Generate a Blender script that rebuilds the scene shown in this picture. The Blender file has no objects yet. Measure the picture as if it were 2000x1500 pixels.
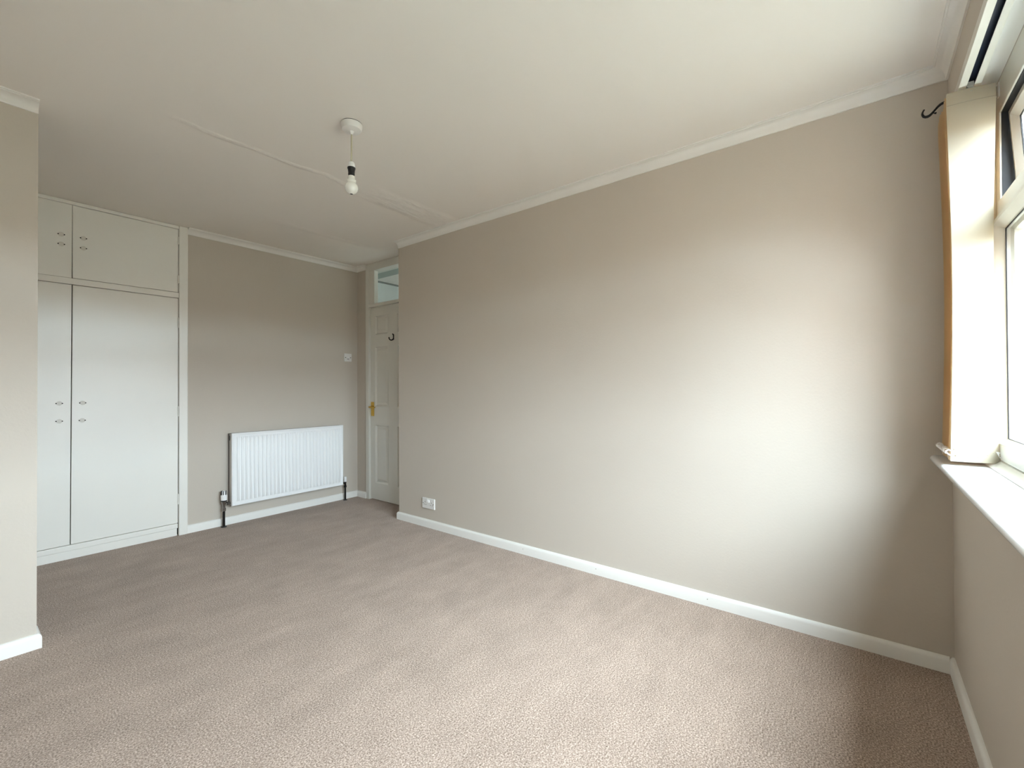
import bpy, math, random
from mathutils import Vector, Matrix

# ------------------------------------------------------------------ camera, sky, exposure
sc = bpy.context.scene
COL = sc.collection
cam_d = bpy.data.cameras.new('camera')
cam_d.sensor_width = 36.0
cam_d.lens = 873.07 / 2000.0 * 36.0
cam_d.clip_start = 0.02
cam = bpy.data.objects.new('camera', cam_d)
COL.objects.link(cam)
cam.matrix_world = Matrix(((0.6145254, -0.0031323, -0.7888908, -2.4969),
                           (-0.7888837, -0.0082451, -0.6144871, 0.28896),
                           (-0.0045798, 0.9999611, -0.0075378, 1.15209),
                           (0, 0, 0, 1)))
sc.camera = cam

SKY_STRENGTH = 9.0
w = bpy.data.worlds.new('overcast_sky')
sc.world = w
w.use_nodes = True
nt = w.node_tree
nt.nodes.clear()
tc = nt.nodes.new('ShaderNodeTexCoord')
sp = nt.nodes.new('ShaderNodeSeparateXYZ')
mr = nt.nodes.new('ShaderNodeMapRange')          # thin even overcast, a little brighter overhead
mr.inputs['From Min'].default_value = 0.0
mr.inputs['From Max'].default_value = 1.0
mr.inputs['To Min'].default_value = SKY_STRENGTH * 0.6
mr.inputs['To Max'].default_value = SKY_STRENGTH
bg = nt.nodes.new('ShaderNodeBackground')
bg.inputs['Color'].default_value = (0.84, 0.955, 1.065, 1)
wo = nt.nodes.new('ShaderNodeOutputWorld')
nt.links.new(tc.outputs['Generated'], sp.inputs[0])
nt.links.new(sp.outputs['Z'], mr.inputs['Value'])
nt.links.new(mr.outputs[0], bg.inputs['Strength'])
nt.links.new(bg.outputs[0], wo.inputs['Surface'])

sc.view_settings.view_transform = 'Standard'
sc.view_settings.look = 'None'
sc.view_settings.gamma = 1.0
sc.view_settings.use_curve_mapping = False
sc.view_settings.exposure = 2.68

# light portals: emit nothing themselves, they only tell the renderer where the sky comes in
def portal(name, loc, rot, sx, sy):
    l = bpy.data.lights.new(name, 'AREA')
    l.shape = 'RECTANGLE'
    l.size = sx
    l.size_y = sy
    l.cycles.is_portal = True
    o = bpy.data.objects.new(name, l)
    COL.objects.link(o)
    o.location = loc
    o.rotation_euler = rot
portal('window_portal', (-1.23, -0.20, 1.55), (math.radians(90), 0, 0), 2.2, 1.40)
portal('landing_portal', (1.76, 2.95, 1.425), (0, math.radians(90), 0), 0.45, 0.7)

sc.cycles.use_denoising = True
sc.cycles.max_bounces = 16
sc.cycles.diffuse_bounces = 10
sc.cycles.transparent_max_bounces = 16
sc.cycles.sample_clamp_indirect = 6.0

# ------------------------------------------------------------------ room dimensions (metres)
CEIL = 2.438
YB = 4.537      # back wall
XD = 0.261      # wall with the door
YR = 3.4988     # far end of the right wall
YP, XP = 3.195, -2.2237   # stub wall on the left
XL = -3.3       # left wall
YW = 4.515      # wardrobe front

# ------------------------------------------------------------------ materials
def principled(name, color, rough=0.5, metal=0.0, spec=0.5, trans=None):
    m = bpy.data.materials.new(name)
    m.use_nodes = True
    b = m.node_tree.nodes['Principled BSDF']
    b.inputs['Base Color'].default_value = (*color, 1)
    b.inputs['Roughness'].default_value = rough
    b.inputs['Metallic'].default_value = metal
    b.inputs['Specular IOR Level'].default_value = spec
    return m

def add_noise(m, scale=6.0, amount=0.06, bump=0.0, bump_scale=120.0, bump_dist=0.001, detail=4.0):
    """mottled paint: gentle colour variation and a fine bump"""
    n = m.node_tree
    b = n.nodes['Principled BSDF']
    col = b.inputs['Base Color'].default_value[:]
    t = n.nodes.new('ShaderNodeTexCoord')
    no = n.nodes.new('ShaderNodeTexNoise')
    no.inputs['Scale'].default_value = scale
    no.inputs['Detail'].default_value = detail
    n.links.new(t.outputs['Object'], no.inputs['Vector'])
    r = n.nodes.new('ShaderNodeMix')
    r.data_type = 'RGBA'
    r.inputs[6].default_value = tuple(c * (1 - amount) for c in col[:3]) + (1,)
    r.inputs[7].default_value = tuple(min(1, c * (1 + amount)) for c in col[:3]) + (1,)
    n.links.new(no.outputs['Fac'], r.inputs[0])
    n.links.new(r.outputs[2], b.inputs['Base Color'])
    if bump:
        n2 = n.nodes.new('ShaderNodeTexNoise')
        n2.inputs['Scale'].default_value = bump_scale
        n2.inputs['Detail'].default_value = 3
        n.links.new(t.outputs['Object'], n2.inputs['Vector'])
        bp = n.nodes.new('ShaderNodeBump')
        bp.inputs['Strength'].default_value = bump
        bp.inputs['Distance'].default_value = bump_dist
        n.links.new(n2.outputs['Fac'], bp.inputs['Height'])
        n.links.new(bp.outputs[0], b.inputs['Normal'])
    return m

M_WALL = add_noise(principled('beige_wall_paint', (0.560, 0.507, 0.442), 0.75, spec=0.3), 1.7, 0.025, 0.25, 90, 0.002)
M_TRIM = add_noise(principled('white_gloss_trim', (0.82, 0.81, 0.775), 0.35), 3, 0.02)
M_COVE = add_noise(principled('white_matt_coving', (0.80, 0.785, 0.75), 0.6), 3, 0.02)
M_DOOR = add_noise(principled('off_white_door_paint', (0.72, 0.71, 0.655), 0.38), 4, 0.025, 0.15, 60, 0.001)
M_WARD = add_noise(principled('cream_white_wardrobe_paint', (0.83, 0.815, 0.765), 0.30), 2.5, 0.03, 0.35, 5.5, 0.006)
M_RAD = principled('white_radiator_enamel', (0.86, 0.87, 0.875), 0.25)
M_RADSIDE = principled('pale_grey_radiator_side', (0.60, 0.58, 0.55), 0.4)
M_PVC = principled('white_upvc', (0.70, 0.69, 0.635), 0.28)
M_PLASTIC = principled('white_plastic', (0.80, 0.79, 0.77), 0.32)
M_BRIGHT = principled('bright_white_plastic', (0.90, 0.90, 0.90), 0.3)
M_CORD = principled('aged_cord', (0.52, 0.48, 0.36), 0.6)
M_BLACK = principled('black_plastic', (0.010, 0.010, 0.011), 0.35)
M_IRON = principled('black_iron', (0.004, 0.004, 0.005), 0.5)
M_DARK = principled('dark_void', (0.012, 0.010, 0.008), 0.9, spec=0.1)
M_CHROME = principled('chrome', (0.42, 0.42, 0.42), 0.15, 1.0)
M_PIPE = principled('dark_pipe', (0.018, 0.016, 0.015), 0.3, 0.4)
M_BRASS = principled('polished_brass', (0.70, 0.46, 0.10), 0.22, 1.0)
M_BULB = principled('opal_bulb_glass', (0.88, 0.87, 0.82), 0.12)
M_SCREW = principled('dull_screw', (0.10, 0.085, 0.06), 0.5, 0.5)
M_SLOT_SHADE = principled('dark_blue_slot_shade', (0.035, 0.05, 0.085), 0.3, 0.2)
M_GASKET = principled('black_gasket', (0.006, 0.006, 0.008), 0.6)
M_GROUND = add_noise(principled('worn_green', (0.105, 0.097, 0.072), 0.95, spec=0.1), 0.4, 0.25)
M_LANDING = principled('landing_white', (0.74, 0.77, 0.75), 0.7)
M_LANDTRIM = principled('landing_grey_trim', (0.22, 0.24, 0.22), 0.6)
M_LANDBEAM = principled('landing_grey_green_beam', (0.36, 0.40, 0.37), 0.6)
M_MARK = principled('handle_scar_paint', (0.69, 0.665, 0.61), 0.5)

def ceiling_material():
    m = principled('ceiling_emulsion', (0.83, 0.795, 0.75), 0.85, spec=0.2)
    n = m.node_tree
    b = n.nodes['Principled BSDF']
    t = n.nodes.new('ShaderNodeTexCoord')
    sx = n.nodes.new('ShaderNodeSeparateXYZ')
    n.links.new(t.outputs['Object'], sx.inputs[0])
    wob = n.nodes.new('ShaderNodeTexNoise')
    wob.inputs['Scale'].default_value = 3.0
    n.links.new(t.outputs['Object'], wob.inputs['Vector'])
    def math_(op, a, bb=None, c=None):
        k = n.nodes.new('ShaderNodeMath')
        k.operation = op
        for i, v in enumerate((a, bb, c)):
            if v is None:
                continue
            if isinstance(v, (int, float)):
                k.inputs[i].default_value = v
            else:
                n.links.new(v, k.inputs[i])
        return k.outputs[0]
    def smooth(v, e0, e1):
        k = n.nodes.new('ShaderNodeMapRange')
        k.interpolation_type = 'SMOOTHSTEP'
        k.inputs['From Min'].default_value = e0
        k.inputs['From Max'].default_value = e1
        n.links.new(v, k.inputs['Value'])
        return k.outputs[0]
    X, Y = sx.outputs['X'], sx.outputs['Y']
    Yw = math_('ADD', Y, math_('MULTIPLY', math_('SUBTRACT', wob.outputs['Fac'], 0.5), 0.10))
    # thin filled seam where a wall once met the ceiling
    line = math_('MULTIPLY', math_('SUBTRACT', 1.0, smooth(math_('ABSOLUTE', math_('SUBTRACT', Yw, 2.845)), 0.006, 0.030)),
                 math_('MULTIPLY', smooth(X, -1.95, -1.55), math_('SUBTRACT', 1.0, smooth(X, -0.95, -0.70))))
    # trowelled patch towards the right wall
    patch = math_('MULTIPLY', math_('MULTIPLY', smooth(Yw, 2.70, 2.76), math_('SUBTRACT', 1.0, smooth(Yw, 2.91, 2.97))),
                  smooth(X, -0.85, -0.62))
    # second, fainter seam nearer the back wall
    line2 = math_('MULTIPLY', math_('SUBTRACT', 1.0, smooth(math_('ABSOLUTE', math_('SUBTRACT', Yw, 3.83)), 0.01, 0.05)),
                  math_('MULTIPLY', smooth(X, -1.15, -0.85), math_('SUBTRACT', 1.0, smooth(X, -0.4, 0.1))))
    pn = n.nodes.new('ShaderNodeTexNoise')
    pn.inputs['Scale'].default_value = 26
    pn.inputs['Detail'].default_value = 6
    n.links.new(t.outputs['Object'], pn.inputs['Vector'])
    tr = n.nodes.new('ShaderNodeMapping')
    tr.inputs['Scale'].default_value = (6, 26, 1)
    tr.inputs['Rotation'].default_value = (0, 0, 0.25)
    n.links.new(t.outputs['Object'], tr.inputs['Vector'])
    tn = n.nodes.new('ShaderNodeTexNoise')
    tn.inputs['Scale'].default_value = 1.0
    tn.inputs['Detail'].default_value = 5
    n.links.new(tr.outputs[0], tn.inputs['Vector'])
    soft = n.nodes.new('ShaderNodeTexNoise')
    soft.inputs['Scale'].default_value = 2.2
    n.links.new(t.outputs['Object'], soft.inputs['Vector'])
    h = math_('ADD', math_('MULTIPLY', line, math_('ADD', 0.5, pn.outputs['Fac'])),
              math_('MULTIPLY', patch, math_('MULTIPLY', tn.outputs['Fac'], 4.0)))
    h = math_('ADD', h, math_('MULTIPLY', line2, 0.8))
    h = math_('ADD', h, math_('MULTIPLY', soft.outputs['Fac'], 1.4))
    bp = n.nodes.new('ShaderNodeBump')
    bp.inputs['Strength'].default_value = 0.8
    bp.inputs['Distance'].default_value = 0.006
    n.links.new(h, bp.inputs['Height'])
    n.links.new(bp.outputs[0], b.inputs['Normal'])
    # the filler shows a touch paler than the old emulsion
    f = math_('ADD', math_('MULTIPLY', line, 0.55), math_('MULTIPLY', patch, math_('MULTIPLY', tn.outputs['Fac'], 1.1)))
    mx = n.nodes.new('ShaderNodeMix')
    mx.data_type = 'RGBA'
    mx.inputs[6].default_value = (0.83, 0.795, 0.75, 1)
    mx.inputs[7].default_value = (0.87, 0.84, 0.80, 1)
    n.links.new(f, mx.inputs[0])
    n.links.new(mx.outputs[2], b.inputs['Base Color'])
    return m
M_CEIL = ceiling_material()

def carpet_material():
    m = principled('taupe_twist_carpet', (0.30, 0.25, 0.21), 0.95, spec=0.05)
    n = m.node_tree
    b = n.nodes['Principled BSDF']
    t = n.nodes.new('ShaderNodeTexCoord')
    def noise(scale, detail=2.0, rough=0.5, vec=None):
        k = n.nodes.new('ShaderNodeTexNoise')
        k.inputs['Scale'].default_value = scale
        k.inputs['Detail'].default_value = detail
        k.inputs['Roughness'].default_value = rough
        n.links.new(vec or t.outputs['Object'], k.inputs['Vector'])
        return k.outputs['Fac']
    tuft = noise(190, 2.5, 0.6)
    vor = n.nodes.new('ShaderNodeTexVoronoi')
    vor.inputs['Scale'].default_value = 260
    n.links.new(t.outputs['Object'], vor.inputs['Vector'])
    mp = n.nodes.new('ShaderNodeMapping')
    mp.inputs['Rotation'].default_value = (0, 0, 0.5)
    mp.inputs['Scale'].default_value = (2.6, 7.5, 1)
    n.links.new(t.outputs['Object'], mp.inputs['Vector'])
    nap = noise(1.0, 6.0, 0.68, mp.outputs[0])
    nap2 = noise(4.5, 6.0, 0.7)
    r1 = n.nodes.new('ShaderNodeValToRGB')           # yarn colours
    e = r1.color_ramp.elements
    e[0].position, e[0].color = 0.30, (0.148, 0.101, 0.075, 1)
    e[1].position, e[1].color = 0.70, (0.655, 0.522, 0.440, 1)
    k = e.new(0.5)
    k.color = (0.358, 0.276, 0.223, 1)
    n.links.new(tuft, r1.inputs[0])
    mix = n.nodes.new('ShaderNodeMix')
    mix.data_type = 'RGBA'
    mix.blend_type = 'MULTIPLY'
    mix.inputs[0].default_value = 1.0
    r2 = n.nodes.new('ShaderNodeValToRGB')           # pile brushed one way or the other
    r2.color_ramp.elements[0].position = 0.30
    r2.color_ramp.elements[0].color = (0.78, 0.765, 0.755, 1)
    r2.color_ramp.elements[1].position = 0.68
    r2.color_ramp.elements[1].color = (1.12, 1.11, 1.11, 1)
    ad = n.nodes.new('ShaderNodeMix')
    ad.data_type = 'FLOAT'
    ad.inputs[0].default_value = 0.42
    n.links.new(nap, ad.inputs[2])
    n.links.new(nap2, ad.inputs[3])
    n.links.new(ad.outputs[0], r2.inputs[0])
    n.links.new(r1.outputs[0], mix.inputs[6])
    n.links.new(r2.outputs[0], mix.inputs[7])
    n.links.new(mix.outputs[2], b.inputs['Base Color'])
    add = n.nodes.new('ShaderNodeMath')
    add.operation = 'ADD'
    n.links.new(tuft, add.inputs[0])
    n.links.new(vor.outputs['Distance'], add.inputs[1])
    bp = n.nodes.new('ShaderNodeBump')
    bp.inputs['Strength'].default_value = 0.30
    bp.inputs['Distance'].default_value = 0.004
    n.links.new(add.outputs[0], bp.inputs['Height'])
    n.links.new(bp.outputs[0], b.inputs['Normal'])
    b.inputs['Sheen Weight'].default_value = 0.15
    return m
M_CARPET = carpet_material()

def fabric_material(name, speckle):
    """cream blind fabric, partly see-through to light, warm where light comes through it"""
    m = bpy.data.materials.new(name)
    m.use_nodes = True
    n = m.node_tree
    n.nodes.clear()
    out = n.nodes.new('ShaderNodeOutputMaterial')
    d = n.nodes.new('ShaderNodeBsdfDiffuse')
    tl = n.nodes.new('ShaderNodeBsdfTranslucent')
    tl.inputs['Color'].default_value = (0.88, 0.58, 0.26, 1)
    mx = n.nodes.new('ShaderNodeMixShader')
    mx.inputs[0].default_value = 0.25 if speckle else 0.50
    if speckle:
        tl.inputs['Color'].default_value = (0.72, 0.60, 0.40, 1)
    t = n.nodes.new('ShaderNodeTexCoord')
    if speckle:
        v = n.nodes.new('ShaderNodeTexVoronoi')
        v.inputs['Scale'].default_value = 85
        v.inputs['Randomness'].default_value = 1
        n.links.new(t.outputs['Object'], v.inputs['Vector'])
        s = n.nodes.new('ShaderNodeSeparateXYZ')
        n.links.new(t.outputs['Object'], s.inputs[0])
        hz = n.nodes.new('ShaderNodeMapRange')       # mildew specks thicken towards the foot
        hz.inputs['From Min'].default_value = 0.0
        hz.inputs['From Max'].default_value = 1.1
        hz.inputs['To Min'].default_value = 0.13
        hz.inputs['To Max'].default_value = 0.0
        n.links.new(s.outputs['Z'], hz.inputs['Value'])
        sep = n.nodes.new('ShaderNodeSeparateXYZ')
        n.links.new(v.outputs['Color'], sep.inputs[0])
        mu = n.nodes.new('ShaderNodeMath')
        mu.operation = 'MULTIPLY'
        n.links.new(hz.outputs[0], mu.inputs[0])
        pw = n.nodes.new('ShaderNodeMath')
        pw.operation = 'POWER'
        pw.inputs[1].default_value = 2.0
        n.links.new(sep.outputs[0], pw.inputs[0])
        m2 = n.nodes.new('ShaderNodeMath')
        m2.operation = 'MULTIPLY'
        m2.inputs[1].default_value = 1.6
        n.links.new(pw.outputs[0], m2.inputs[0])
        n.links.new(m2.outputs[0], mu.inputs[1])
        lt = n.nodes.new('ShaderNodeMath')
        lt.operation = 'LESS_THAN'
        n.links.new(v.outputs['Distance'], lt.inputs[0])
        n.links.new(mu.outputs[0], lt.inputs[1])
        c = n.nodes.new('ShaderNodeMix')
        c.data_type = 'RGBA'
        c.inputs[6].default_value = (0.42, 0.385, 0.31, 1)
        c.inputs[7].default_value = (0.045, 0.034, 0.022, 1)
        n.links.new(lt.outputs[0], c.inputs[0])
        n.links.new(c.outputs[2], d.inputs['Color'])
    else:
        d.inputs['Color'].default_value = (0.58, 0.51, 0.39, 1)
    n.links.new(d.outputs[0], mx.inputs[1])
    n.links.new(tl.outputs[0], mx.inputs[2])
    n.links.new(mx.outputs[0], out.inputs['Surface'])
    return m
M_SLAT = fabric_material('cream_blind_fabric', False)
M_SLATS = fabric_material('speckled_cream_blind_fabric', True)

def glass_material():
    m = bpy.data.materials.new('clear_pane')
    m.use_nodes = True
    n = m.node_tree
    n.nodes.clear()
    out = n.nodes.new('ShaderNodeOutputMaterial')
    tr = n.nodes.new('ShaderNodeBsdfTransparent')
    tr.inputs['Color'].default_value = (0.95, 0.975, 0.97, 1)
    gl = n.nodes.new('ShaderNodeBsdfGlossy')
    gl.inputs['Roughness'].default_value = 0.02
    fr = n.nodes.new('ShaderNodeFresnel')
    fr.inputs['IOR'].default_value = 1.45
    mx = n.nodes.new('ShaderNodeMixShader')
    ge = n.nodes.new('ShaderNodeNewGeometry')
    fo = n.nodes.new('ShaderNodeMath')           # reflect on the front of each face only: no false inner reflection
    fo.operation = 'SUBTRACT'
    fo.use_clamp = True
    n.links.new(fr.outputs[0], fo.inputs[0])
    n.links.new(ge.outputs['Backfacing'], fo.inputs[1])
    n.links.new(fo.outputs[0], mx.inputs[0])
    n.links.new(tr.outputs[0], mx.inputs[1])
    n.links.new(gl.outputs[0], mx.inputs[2])
    n.links.new(mx.outputs[0], out.inputs['Surface'])
    return m
M_GLASS = glass_material()

# ------------------------------------------------------------------ mesh helpers
class MB:
    def __init__(self):
        self.v, self.f, self.m = [], [], []
    def add(self, vs, fs, mi=0):
        o = len(self.v)
        self.v += [tuple(p) for p in vs]
        self.f += [tuple(i + o for i in f) for f in fs]
        self.m += [mi] * len(fs)
        return self
    def box(self, x0, x1, y0, y1, z0, z1, mi=0):
        vs = [(x, y, z) for x in (x0, x1) for y in (y0, y1) for z in (z0, z1)]
        return self.add(vs, [(0, 1, 3, 2), (4, 6, 7, 5), (0, 4, 5, 1), (2, 3, 7, 6), (0, 2, 6, 4), (1, 5, 7, 3)], mi)
    def lathe(self, p, axis, prof, n=24, mi=0):
        """prof: list of (distance along axis, radius)"""
        p, a = Vector(p), Vector(axis).normalized()
        u = a.orthogonal().normalized()
        w_ = a.cross(u)
        vs, fs = [], []
        for (t, r) in prof:
            r = max(r, 1e-5)
            for k in range(n):
                th = 2 * math.pi * k / n
                vs.append(p + a * t + (u * math.cos(th) + w_ * math.sin(th)) * r)
        for i in range(len(prof) - 1):
            for k in range(n):
                k2 = (k + 1) % n
                fs.append((i * n + k, i * n + k2, (i + 1) * n + k2, (i + 1) * n + k))
        fs.append(tuple(range(n))[::-1])
        L = (len(prof) - 1) * n
        fs.append(tuple(L + k for k in range(n)))
        return self.add(vs, fs, mi)
    def cyl(self, p0, p1, r0, r1=None, n=16, mi=0):
        d = Vector(p1) - Vector(p0)
        return self.lathe(p0, d, [(0, r0), (d.length, r0 if r1 is None else r1)], n, mi)
    def tube(self, pts, rad, n=10, mi=0):
        pts = [Vector(p) for p in pts]
        if not isinstance(rad, (list, tuple)):
            rad = [rad] * len(pts)
        vs, fs = [], []
        t0 = (pts[1] - pts[0]).normalized()
        u = t0.orthogonal().normalized()
        for i, p in enumerate(pts):
            a = pts[max(i - 1, 0)]
            b = pts[min(i + 1, len(pts) - 1)]
            t = (b - a).normalized()
            u = (u - t * u.dot(t)).normalized()
            w_ = t.cross(u)
            for k in range(n):
                th = 2 * math.pi * k / n
                vs.append(p + (u * math.cos(th) + w_ * math.sin(th)) * rad[i])
        for i in range(len(pts) - 1):
            for k in range(n):
                k2 = (k + 1) % n
                fs.append((i * n + k, i * n + k2, (i + 1) * n + k2, (i + 1) * n + k))
        fs.append(tuple(range(n))[::-1])
        L = (len(pts) - 1) * n
        fs.append(tuple(L + k for k in range(n)))
        return self.add(vs, fs, mi)
    def sweep(self, path, prof, mi=0):
        """extrude a profile of (distance from wall, height) along a floor-plan path; the room lies on the path's left"""
        P = [Vector((x, y)) for x, y in path]
        offs = []
        for i in range(len(P)):
            ns = []
            if i > 0:
                d = (P[i] - P[i - 1]).normalized()
                ns.append(Vector((-d.y, d.x)))
            if i < len(P) - 1:
                d = (P[i + 1] - P[i]).normalized()
                ns.append(Vector((-d.y, d.x)))
            offs.append(ns[0] if len(ns) == 1 else (ns[0] + ns[1]) / (1 + ns[0].dot(ns[1])))
        n = len(prof)
        vs, fs = [], []
        for p, o in zip(P, offs):
            for (d, z) in prof:
                q = p + o * d
                vs.append((q.x, q.y, z))
        for i in range(len(P) - 1):
            for k in range(n):
                k2 = (k + 1) % n
                fs.append((i * n + k, (i + 1) * n + k, (i + 1) * n + k2, i * n + k2))
        fs.append(tuple(range(n)))
        fs.append(tuple((len(P) - 1) * n + k for k in range(n))[::-1])
        return self.add(vs, fs, mi)
    def loops(self, loops, closed=False, mi=0):
        """skin successive rings of equal vertex count"""
        n = len(loops[0])
        vs = [p for l in loops for p in l]
        fs = []
        m = len(loops)
        for i in range(m if closed else m - 1):
            j = (i + 1) % m
            for k in range(n):
                k2 = (k + 1) % n
                fs.append((i * n + k, i * n + k2, j * n + k2, j * n + k))
        return self.add(vs, fs, mi)
    def prism(self, poly, x0, x1, mi=0):
        """polygon of (y, z) extruded along x"""
        n = len(poly)
        vs = [(x0, y, z) for y, z in poly] + [(x1, y, z) for y, z in poly]
        fs = [(k, (k + 1) % n, n + (k + 1) % n, n + k) for k in range(n)]
        fs += [tuple(range(n))[::-1], tuple(range(n, 2 * n))]
        return self.add(vs, fs, mi)

def wloc(o):
    l = Vector((0, 0, 0))
    while o is not None:
        l = l + Vector(o.location)
        o = o.parent
    return l

def link(name, mb, mats, parent=None, smooth=False, bevel=0.0, origin=None, seg=2, keep_origin=False):
    me = bpy.data.meshes.new(name)
    me.from_pydata(mb.v, [], mb.f)
    for m in (mats if isinstance(mats, (list, tuple)) else [mats]):
        me.materials.append(m)
    for p, mi in zip(me.polygons, mb.m):
        p.material_index = mi
    import bmesh
    bm = bmesh.new()
    bm.from_mesh(me)
    bmesh.ops.recalc_face_normals(bm, faces=bm.faces)
    bm.to_mesh(me)
    bm.free()
    o = bpy.data.objects.new(name, me)
    COL.objects.link(o)
    base = wloc(parent) if parent else Vector((0, 0, 0))
    if origin is not None:
        og = Vector(origin)
    elif keep_origin:
        og = base
    else:
        lo = Vector((min(v[i] for v in mb.v) for i in range(3)))
        hi = Vector((max(v[i] for v in mb.v) for i in range(3)))
        og = Vector(((lo.x + hi.x) / 2, (lo.y + hi.y) / 2, lo.z))
    me.transform(Matrix.Translation(-og))
    o.location = og - base
    if parent:
        o.parent = parent
    if smooth:
        for p in me.polygons:
            p.use_smooth = True
        try:
            me.set_sharp_from_angle(angle=math.radians(38))
        except Exception:
            pass
    if bevel:
        b = o.modifiers.new('edge', 'BEVEL')
        b.width = bevel
        b.segments = seg
        b.limit_method = 'ANGLE'
        b.angle_limit = math.radians(40)
        b.harden_normals = False
    return o

def thing(name, label, cat, loc, group=None):
    o = bpy.data.objects.new(name, None)
    o.empty_display_size = 0.1
    COL.objects.link(o)
    o.location = loc
    o['label'] = label
    o['category'] = cat
    if group:
        o['group'] = group
    return o

def structure(o, label=None, cat=None):
    o['kind'] = 'structure'
    if label:
        o['label'] = label
    if cat:
        o['category'] = cat
    return o

def sroot(name, label, loc, cat):
    o = thing(name, label, cat, loc)
    o['kind'] = 'structure'
    return o

def wall_hole(axis, c0, c1, a0, a1, z0, z1, ha0, ha1, hz0, hz1):
    """slab with one rectangular opening; axis 'y': lies along x between y=c0 and c1, 'x': along y"""
    def P(c, a, z):
        return (a, c, z) if axis == 'y' else (c, a, z)
    outer = [(a0, z0), (a1, z0), (a1, z1), (a0, z1)]
    inner = [(ha0, hz0), (ha1, hz0), (ha1, hz1), (ha0, hz1)]
    mb = MB()
    mb.loops([[P(c0, *q) for q in outer], [P(c0, *q) for q in inner],
              [P(c1, *q) for q in inner], [P(c1, *q) for q in outer]], closed=True)
    return mb

# ------------------------------------------------------------------ room shell
structure(link('floor', MB().box(-3.5, 1.75, -0.02, 5.3, -0.12, 0.0), M_CARPET, origin=(0, 0, 0)),
          'speckled taupe brown twist-pile carpet covering the whole floor', 'floor')
structure(link('ceiling', MB().box(-3.5, 1.75, -0.165, 5.3, CEIL, CEIL + 0.12), M_CEIL, origin=(0, 0, 0)),
          'off-white emulsioned ceiling with a filled seam across it', 'ceiling')
structure(link('wall_right', MB().box(0, 0.36, 0.0, YR, 0, CEIL), M_WALL, origin=(0, 0, 0)),
          'long plain beige wall on the right of the room', 'wall')
structure(link('wall_back', MB().box(-1.2735, 0.36, YB, YB + 0.1, 0, CEIL), M_WALL, origin=(0, 0, 0)),
          'beige far wall behind the radiator', 'wall')
structure(link('wall_door', MB().box(XD, 0.36, 4.3675, YB, 0, CEIL), M_WALL, origin=(0, 0, 0)),
          'narrow strip of beige wall between door frame and radiator wall', 'wall')
structure(link('wall_front', wall_hole('y', -0.165, 0.0, -3.5, 0.36, -0.12, CEIL, -2.33, -0.13, 0.838, 2.2365), M_WALL, origin=(0, 0, 0)),
          'beige wall around and below the window', 'wall')
structure(link('wall_left', MB().box(XL - 0.12, XL, 0, YP, 0, CEIL), M_WALL, origin=(0, 0, 0)),
          'beige left wall of the room', 'wall')
structure(link('wall_partition', MB().box(XL - 0.12, XP, YP, YP + 0.115, 0, CEIL), M_WALL, origin=(0, 0, 0)),
          'beige stub of wall projecting in front of the wardrobe at far left', 'wall')
structure(link('wall_alcove', MB().box(-2.72, -2.60, YP + 0.115, 5.2, 0, CEIL), M_WALL, origin=(0, 0, 0)),
          'hidden side wall of the wardrobe alcove', 'wall')
structure(link('wall_rear', MB().box(-2.72, -1.20, 5.1, 5.2, 0, CEIL), M_DARK, origin=(0, 0, 0)))
# landing beyond the door
structure(link('wall_landing_right', wall_hole('x', 1.62, 1.74, 2.3, 4.95, 0, CEIL, 2.6, 3.3, 1.2, 1.65), M_LANDING, origin=(0, 0, 0)))
structure(link('wall_landing_near', MB().box(0.36, 1.62, 2.3, 2.4, 0, CEIL), M_LANDING, origin=(0, 0, 0)))
structure(link('wall_landing_left', MB().box(0.24, 0.36, YB + 0.1, 4.95, 0, CEIL), M_LANDING, origin=(0, 0, 0)))
structure(link('wall_landing_far', MB().box(0.36, 1.62, 4.85, 4.95, 0, CEIL), M_LANDING, origin=(0, 0, 0)))
structure(link('trim_4', MB().box(0.362, 0.61, 2.41, 4.849, 2.405, CEIL - 0.001), M_LANDBEAM, origin=(0, 0, 0)))
structure(link('trim_5', MB().box(0.612, 1.618, 4.838, 4.8495, 2.420, CEIL - 0.001), M_LANDTRIM, origin=(0, 0, 0)))
structure(link('trim_6', MB().box(0.96, 1.05, 4.825, 4.8495, 0.0, 2.19), M_LANDTRIM, origin=(0, 0, 0)))

# coving and skirting
def coving(name, path, zb, label, cw=0.050):
    zt = CEIL + 0.002
    pr = [(0.0, zb), (0.007, zb), (0.008, zb + 0.004)]
    R0, R1 = (0.008, zb + 0.005), (cw - 0.008, CEIL - 0.010)
    for k in range(1, 8):
        t = k / 7 * math.pi / 2
        pr.append((R0[0] + (R1[0] - R0[0]) * (1 - math.cos(t)), R0[1] + (R1[1] - R0[1]) * math.sin(t)))
    pr += [(cw - 0.007, CEIL - 0.007), (cw, CEIL - 0.007), (cw, zt), (0.0, zt)]
    return structure(link(name, MB().sweep(path, pr), M_COVE, smooth=True, origin=(0, 0, 0)), label, 'coving')
coving('trim_1', [(XL, 0.0), (0, 0), (0, YR)], 2.384, 'plain white plaster coving above the right wall and window wall')
coving('trim_2', [(XD, 4.3675), (XD, YB), (-1.2735, YB)], 2.390, 'white plaster coving above the radiator wall')
coving('trim_3', [(XP, YP), (XL, YP)], 2.390, 'short white coving above the stub wall at far left')

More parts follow.
